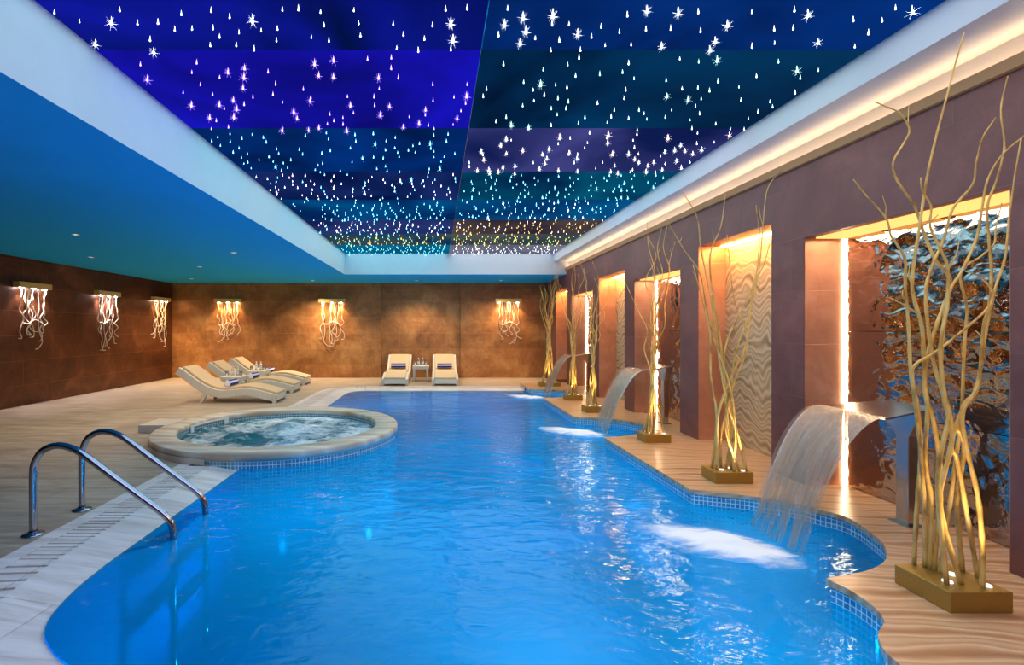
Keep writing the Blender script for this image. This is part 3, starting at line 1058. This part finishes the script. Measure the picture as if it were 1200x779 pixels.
# ================================================================== pool ladder
t = thing('pool_ladder', 'shiny steel pool ladder with two arched handrails at the pool edge', 'pool ladder', (-2.55, 3.34, 0))
for yy in (-.215, .215):
    pts = [(0, yy, 0), (0, yy, .18), (0, yy, .357), (.006, yy, .438), (.043, yy, .513), (.102, yy, .551), (.167, yy, .562), (.243, yy, .545), (.323, yy, .502),
           (.49, yy, .378), (.66, yy, .252), (.81, yy, .141), (.862, yy, .085), (.884, yy, .022), (.888, yy, -.06), (.888, yy, -.5), (.888, yy, -.95)]
    pts = catmull(pts, 4)
    g = MB(); g.tube(pts, .021, 16)
    h = g.build('handrail', M['steel'], t)
    g = MB(); g.lathe([(0, 0), (.062, 0), (.058, .008), (.03, .012), (.026, .02), (0, .02)], (0, yy, 0), 24)
    g.build('base_flange', M['steel'], h)
for z in (-.18, -.45, -.72):
    g = MB(); g.box(.84, .93, -.205, .205, z - .015, z + .015)
    g.build('tread', M['bronze_steel'], t, .004)

# ================================================================== loungers
PROF = [(0.0, .625), (.10, .565), (.22, .475), (.36, .375), (.50, .295), (.64, .245), (.78, .228), (.95, .243), (1.12, .262), (1.28, .252), (1.45, .215), (1.58, .18), (1.70, .150)]
PP = [(p.x, p.y) for p in catmull([(a, b, 0) for a, b in PROF], 3)]


def normals(P):
    out = []
    for i in range(len(P)):
        a = P[max(i - 1, 0)]; b = P[min(i + 1, len(P) - 1)]
        t_ = Vector((b[0] - a[0], b[1] - a[1])).normalized()
        out.append(Vector((-t_.y, t_.x)))
    return out


def ribbon(g, lo, hi, y0, y1):
    n = len(lo)
    vs = []
    for (a, b) in zip(lo, hi):
        vs += [(a[0], y0, a[1]), (a[0], y1, a[1]), (b[0], y1, b[1]), (b[0], y0, b[1])]
    fs = [(3, 2, 1, 0), tuple(4 * (n - 1) + k for k in range(4))]
    for i in range(n - 1):
        for k in range(4):
            k2 = (k + 1) % 4
            fs.append((4 * i + k, 4 * (i + 1) + k, 4 * (i + 1) + k2, 4 * i + k2)[::-1])
    g.add(vs, fs)


def lounger():
    t = thing('sun_lounger', 'x', 'sun lounger', group='wicker sun loungers')
    N = normals(PP)
    hi = PP; lo = [(p[0] - n.x * .135 + 0, p[1] - n.y * .135) for p, n in zip(PP, N)]
    lo = [(max(a, -.09), max(b, .045)) for a, b in lo]
    g = MB()
    ribbon(g, lo, hi, -.30, -.245); ribbon(g, lo, hi, .245, .30)
    l2 = [(p[0] - n.x * .05, p[1] - n.y * .05) for p, n in zip(PP, N)]; h2 = [(p[0] - n.x * .01, p[1] - n.y * .01) for p, n in zip(PP, N)]
    ribbon(g, l2, h2, -.246, .246)
    g.box(1.665, 1.70, -.246, .246, .04, .15)
    g.build('frame', M['wicker'], t, .008)
    c0 = [(p[0] - n.x * .006, p[1] - n.y * .006) for p, n in zip(PP, N)][1:]
    c1 = [(p[0] + n.x * .040, p[1] + n.y * .040) for p, n in zip(PP, N)][1:]
    g = MB(); ribbon(g, c0, c1, -.245, .245)
    g.build('cushion', M['cushion'], t, .012)
    for sy in (-1, 1):
        y0, y1 = sorted((sy * .245, sy * .30))
        g = MB(); g.hexa([(1.635, y0, 0), (1.685, y0, 0), (1.685, y1, 0), (1.635, y1, 0)], [(1.62, y0, .07), (1.70, y0, .07), (1.70, y1, .07), (1.62, y1, .07)])
        g.build('leg', M['wicker'], t)
        g = MB(); g.hexa([(.36, y0, 0), (.40, y0, 0), (.40, y1, 0), (.36, y1, 0)], [(.42, y0, .20), (.49, y0, .16), (.49, y1, .16), (.42, y1, .20)])
        g.build('leg', M['wicker'], t)
    return t


SPOT = [((-4.50, 8.92, 0), 0.0, 'wicker sun lounger with tan cushion nearest the whirlpool tub, towel on it'),
        ((-4.60, 10.28, 0), 0.0, 'wicker sun lounger with tan cushion, middle of the three side by side'),
        ((-4.72, 11.62, 0), 0.0, 'wicker sun lounger with tan cushion, closest to the back wall of the three'),
        ((-.96, 12.97, 0), -math.pi / 2, 'wicker sun lounger facing the pool, left of the small table by the back wall'),
        ((.19, 12.97, 0), -math.pi / 2, 'wicker sun lounger facing the pool, right of the small table by the back wall')]
L0 = lounger()
for i, (loc, rz, lab) in enumerate(SPOT):
    o = L0 if i == 0 else dup(L0, loc, rz, lab)
    o.location = loc; o.rotation_euler = (0, 0, rz); o['label'] = lab

# rolled towels
def towel():
    t = thing('rolled_towel', 'x', 'towel', group='rolled blue and white towels')
    g = MB()
    g.tube([(0, -.19, 0), (0, -.188, 0), (0, -.18, 0), (0, .18, 0), (0, .188, 0), (0, .19, 0)], [.035, .05, .058, .058, .05, .035], 18)
    r = g.build('roll', M['towel'], t)
    for (a0, a1) in ((-25, 25), (60, 95), (130, 185), (215, 290)):
        g = MB(); vs = []; k = 6
        for q in range(k + 1):
            an = math.radians(a0 + (a1 - a0) * q / k)
            for yy, rad in ((-.184, .056), (-.178, .0605), (.178, .0605), (.184, .056)):
                vs.append((rad * math.cos(an), yy, rad * math.sin(an)))
        fs = [(q * 4 + s_, q * 4 + s_ + 1, q * 4 + s_ + 5, q * 4 + s_ + 4) for q in range(k) for s_ in range(3)]
        g.add(vs, fs, 0, None, True)
        g.build('stripe', M['towel_blue'], t)['label'] = 'navy blue stripe'
    return t


TW = ['rolled blue and white towel on the lounger nearest the whirlpool tub', 'rolled blue and white towel on the middle lounger of the three',
      'rolled blue and white towel on the lounger closest to the back wall of the three', 'rolled blue and white towel on the back lounger left of the small table',
      'rolled blue and white towel on the back lounger right of the small table']
T0 = towel()
for i, (loc, rz, lab) in enumerate(SPOT):
    o = T0 if i == 0 else dup(T0, (0, 0, 0), 0, '')
    ux = .80 if i < 3 else .60
    zz = (.268 if i < 3 else .318) + .060
    o.location = (loc[0] + ux * math.cos(rz), loc[1] + ux * math.sin(rz), zz)
    o.rotation_euler = (0, (0.25 if i < 3 else .45), rz); o['label'] = TW[i]

# side tables with bottles and glasses
def table():
    t = thing('side_table', 'x', 'side table', group='small white side tables')
    g = MB(); g.box(-.20, .20, -.20, .20, .30, .38)
    g.build('table_top', M['wicker'], t, .006)
    for sx in (-1, 1):
        for sy in (-1, 1):
            g = MB()
            a, b = sorted((sx * .19, sx * .14)); c, d = sorted((sy * .19, sy * .14))
            g.hexa([(sx * .165 - .015, sy * .165 - .015, 0), (sx * .165 + .015, sy * .165 - .015, 0), (sx * .165 + .015, sy * .165 + .015, 0), (sx * .165 - .015, sy * .165 + .015, 0)],
                   [(a, c, .30), (b, c, .30), (b, d, .30), (a, d, .30)])
            g.build('leg', M['wicker'], t)
    return t


def bottle():
    t = thing('water_bottle', 'x', 'bottle', group='water bottles on the side tables')
    g = MB(); g.lathe([(0, 0), (.028, 0), (.030, .02), (.030, .11), (.025, .135), (.012, .155), (.011, .175), (0, .175)], (0, 0, 0), 16)
    b_ = g.build('bottle_body', M['glass'], t)
    g = MB(); g.lathe([(.0308, .04), (.0308, .095)], (0, 0, 0), 16); g.v = g.v
    g.f = g.f[:16]; g.m = g.m[:16]; g.uv = g.uv[:16]; g.sm = g.sm[:16]
    g.build('paper_label', M['white_plastic'], t)
    g = MB(); g.lathe([(0, .172), (.014, .172), (.014, .192), (0, .192)], (0, 0, 0), 14)
    g.build('cap', M['white_plastic'], t)
    return t


def glass_():
    g = MB(); g.lathe([(0, 0), (.028, 0), (.034, .10), (.031, .10), (.026, .008), (0, .008)], (0, 0, 0), 16)
    o = g.build('drinking_glass', M['glass'])
    return tag(o, 'x', 'glass', 'drinking glasses on the side tables')


TS = [((-.40, 12.32, 0), 'small white wicker table standing between the two back wall loungers'),
      ((-3.92, 9.60, 0), 'small white wicker table between the first and second side-by-side loungers'),
      ((-3.95, 10.95, 0), 'small white wicker table between the second and third side-by-side loungers')]
TN = ['on the table between the two back wall loungers', 'on the table between the first and second loungers', 'on the table between the second and third loungers']
tb0, bt0, gl0 = table(), bottle(), glass_()
for i, (loc, lab) in enumerate(TS):
    o = tb0 if i == 0 else dup(tb0, loc, 0, lab)
    o.location = loc; o['label'] = lab
    for k, (dx, dy) in enumerate(((-.055, .03), (.045, .03))):
        if i == 0 and k == 0: b_ = bt0
        else: b_ = dup(bt0, (0, 0, 0), 0, '')
        b_.location = (loc[0] + dx, loc[1] + dy, .381)
        b_['label'] = '%s clear water bottle with white label %s' % (('left', 'right')[k], TN[i])
    for k, (dx, dy) in enumerate(((-.14, -.03), (.13, -.03))):
        if i == 0 and k == 0: q = gl0
        else: q = gl0.copy(); C.objects.link(q)
        q.location = (loc[0] + dx, loc[1] + dy, .381)
        q['label'] = 'drinking glass %s the bottles %s' % (('left of', 'right of')[k], TN[i])

# ================================================================== branch wall lights
def sconce(label, lens, seed):
    """built against a wall at local y = 0, front towards -y, origin at the middle of the bar's foot"""
    t = thing('branch_wall_light', label, 'wall light', group='branch wall lights')
    rr = random.Random(seed)
    g = MB(); g.box(-.345, .345, -.12, 0, 0, .095)
    g.build('back_bar', M['gold'], t, .004)
    for x in (-.24, 0, .24):
        g = MB(); g.lathe([(0, -.014), (.028, -.014), (.034, 0), (0, 0)], (x, -.06, 0), 14)
        g.build('spot_lens', lens, t)
    for i in range(8):
        x = -.25 + .5 * i / 7 + rr.uniform(-.03, .03)
        L = rr.uniform(.72, 1.15)
        p = Vector((x, -.05 - rr.uniform(0, .04), 0)); pts = [p.copy()]
        n = 9
        for k in range(1, n + 1):
            w = .012 + .05 * (k / n)
            p = Vector((x + rr.uniform(-w, w) + (rr.choice((-1, 1)) * .02 if k > 4 else 0), -.055 + rr.uniform(-.02, .02), -L * k / n))
            pts.append(p)
        pts.append(p + Vector((rr.choice((-1, 1)) * rr.uniform(.04, .09), 0, -.01)))
        pts = catmull(pts, 3)
        m_ = len(pts)
        g = MB(); g.tube(pts, [.011 * (1 - .35 * j / m_) for j in range(m_)], 6)
        g.build('branch', M['branch'], t)
    z = -rr.uniform(.55, .65)
    g = MB(); g.tube(catmull([(-.24, -.07, z), (-.12, -.075, z - .02), (0, -.08, z + .05), (.10, -.07, z + .03), (.22, -.07, z - .03)], 4), .010, 6)
    g.build('branch', M['branch'], t)
    return t


SC = []
for i, (y, lb, ln) in enumerate(((8.51, 'branch wall light with white glow, on the left wall nearest the camera', 'lens_cool'),
                                 (10.44, 'branch wall light with white glow, second along the left wall', 'lens_cool'),
                                 (12.45, 'branch wall light with warm glow, on the left wall beside the far corner', 'lens_warm'))):
    s = sconce(lb, M[ln], 30 + i); s.location = (XL, y, 1.99); s.rotation_euler = (0, 0, math.pi / 2); SC.append((s, ln))
for i, (px_, lb) in enumerate(((268, 'branch wall light on the back wall above the three side-by-side loungers'), (389.5, 'branch wall light on the back wall left of the recessed panel'),
                               (595.5, 'branch wall light on the back wall right of the recessed panel'))):
    s = sconce(lb, M['lens_warm'], 50 + i); s.location = ((px_ - CX) * YB / F, YB, 1.99); SC.append((s, 'lens_warm'))


# ================================================================== lights
def lamp(name, typ, loc, energy, col, rot=(0, 0, 0), **kw):
    d = bpy.data.lights.new(name, typ); d.energy = energy; d.color = col
    for k, v in kw.items(): setattr(d, k, v)
    o = bpy.data.objects.new(name, d); C.objects.link(o); o.location = loc; o.rotation_euler = rot
    return o


for (s, ln) in SC:
    bpy.context.view_layer.update()
    col = (1, .62, .28) if ln == 'lens_warm' else (.95, .80, .85)
    for x in (-.24, 0, .24):
        p = s.matrix_world @ Vector((x, -.09, -.03))
        lamp('sconce_spot', 'SPOT', p, 40, col, (0, 0, 0), spot_size=math.radians(100), spot_blend=.9, shadow_soft_size=.03)

# soffit downlights (real fittings)
DL = [(-4.6, 6.3), (-4.6, 9.6), (-5.9, 11.9), (-3.1, 12.35), (-.5, 12.35), (1.6, 12.35), (-3.2, 7.8), (-5.8, 8.3)]
DLN = ['over the terrace left of the whirlpool tub', 'over the nearest sun lounger', 'in the far left corner', 'above the three loungers',
       'above the back wall loungers', 'in the right part of the back soffit', 'over the terrace behind the whirlpool tub', 'beside the left wall']
d0 = None
for i, (x, y) in enumerate(DL):
    if d0 is None:
        d0 = thing('recessed_downlight', 'x', 'downlight', (0, 0, 0), 0, 'recessed downlights in the soffit')
        g = MB(); g.lathe([(.030, 0), (.045, 0), (.045, -.006), (.030, -.006)], (0, 0, 0), 20, closed=True); g.build('bezel', M['white_plastic'], d0)
        g = MB(); g.lathe([(0, .0), (.029, .0), (.029, -.002), (0, -.002)], (0, 0, 0), 20); g.build('lens', M['lens_soft'], d0)
        o = d0
    else: o = dup(d0, (0, 0, 0), 0, '')
    o.location = (x, y, ZS); o['label'] = 'tiny recessed downlight ' + DLN[i]
    lamp('downlight', 'SPOT', (x, y, ZS - .02), ((260 if x < -2 else 170) if x < 0 else 110) if y > 11 else (45 if x < -5 else 115), (1, .78, .53), (0, 0, 0), spot_size=math.radians(125), spot_blend=.8, shadow_soft_size=.04)

# underwater lamps
POOLC = (.03, .52, 1)
for (x, y, rz, e) in ((-1.0, 1.72, 0, 60), (.4, 1.66, 0, 60), (1.3, 1.62, 0, 50), (1.75, 5.0, math.pi / 2, 0), (-1.7, 7.65, 0, 60), (2.2, 2.75, .6, 30), (2.2, 5.9, .6, 40), (2.2, 9.05, .6, 30)):
    if e: lamp('underwater_lamp', 'AREA', (x, y, -.55), e * .35, POOLC, (math.radians(90), 0, rz), shape='DISK', size=.3)
for (x, y) in ((-1.1, 3.6), (0.2, 3.2), (1.2, 4.6), (.2, 5.6), (.8, 7.2), (-.8, 8.8), (.8, 9.4)):
    lamp('pool_floor_lamp', 'SPOT', (x, y, PD + .03), 130, (.0, .44, 1), (math.pi, 0, 0), spot_size=math.radians(150), spot_blend=.6, shadow_soft_size=.08)
lamp('tub_lamp', 'POINT', (TUB.x, TUB.y, -.4), 35, (.3, .75, 1), shadow_soft_size=.1)

# lamps behind the lintel strips of the niches
for (a, b, top, kd) in NICHE:
    if kd == 'metal': lamp('niche_lamp', 'AREA', (XN - .16, (a + b) / 2, top - .02), 10, (1, .66, .40), (0, 0, 0), shape='RECTANGLE', size=.2, size_y=b - a - .1)
    else: lamp('niche_lamp', 'AREA', (XN - .16, (a + b) / 2, top - .02), 7, (1, .56, .22), (0, 0, 0), shape='RECTANGLE', size=.12, size_y=b - a - .1)

# light of the star ceiling, row by row
for r in range(8):
    for s, (x0, x1) in enumerate(((RX0, SEAM), (SEAM, RX1))):
        cc = Vector((0, 0, 0))
        for c_ in PAN[r][s][5 - 1]: cc += Vector(COL[c_])
        cc = cc / len(PAN[r][s][4]); cc = cc * .25 + Vector((.45, .90, 1) if s == 0 else (.80, .90, .92)) * .75
        lamp('star_ceiling_light', 'AREA', ((x0 + x1) / 2, (ROWS[r] + ROWS[r + 1]) / 2, ZC - .004), 10, tuple(cc), (0, 0, 0), shape='RECTANGLE', size=2.2, size_y=1.1)

for (x, y) in ((-.9, .9), (1.4, .9), (-.9, -.6), (1.4, -.6)):
    lamp('star_ceiling_light', 'AREA', (x, y, ZC - .004), 22, (.52, .60, 1) if x < 0 else (1, .92, .9), (0, 0, 0), shape='RECTANGLE', size=2.2, size_y=1.1)

# uplights among the willow sticks
for (x, y) in ((2.33, 2.10), (2.33, 3.86), (2.35, 5.25), (2.3, 7.15), (2.33, 8.4), (2.36, 10.37)):
    lamp('willow_uplight', 'SPOT', (x, y, .20), 24, (1, .76, .42), (math.radians(180 - 4), 0, 0), spot_size=math.radians(70), spot_blend=.8, shadow_soft_size=.03)

# ================================================================== world, view
w = bpy.data.worlds.new('world'); sc.world = w; w.use_nodes = True
w.node_tree.nodes['Background'].inputs[0].default_value = (.05, .07, .1, 1)
w.node_tree.nodes['Background'].inputs[1].default_value = .2
vs_ = sc.view_settings
vs_.view_transform = 'Standard'; vs_.look = 'None'; vs_.gamma = 1; vs_.use_curve_mapping = False; vs_.exposure = 0.35
cy_ = sc.cycles
cy_.use_denoising = True
cy_.max_bounces = 8; cy_.transparent_max_bounces = 12; cy_.diffuse_bounces = 4; cy_.glossy_bounces = 4
cy_.sample_clamp_indirect = 6; cy_.sample_clamp_direct = 0
cy_.caustics_reflective = False
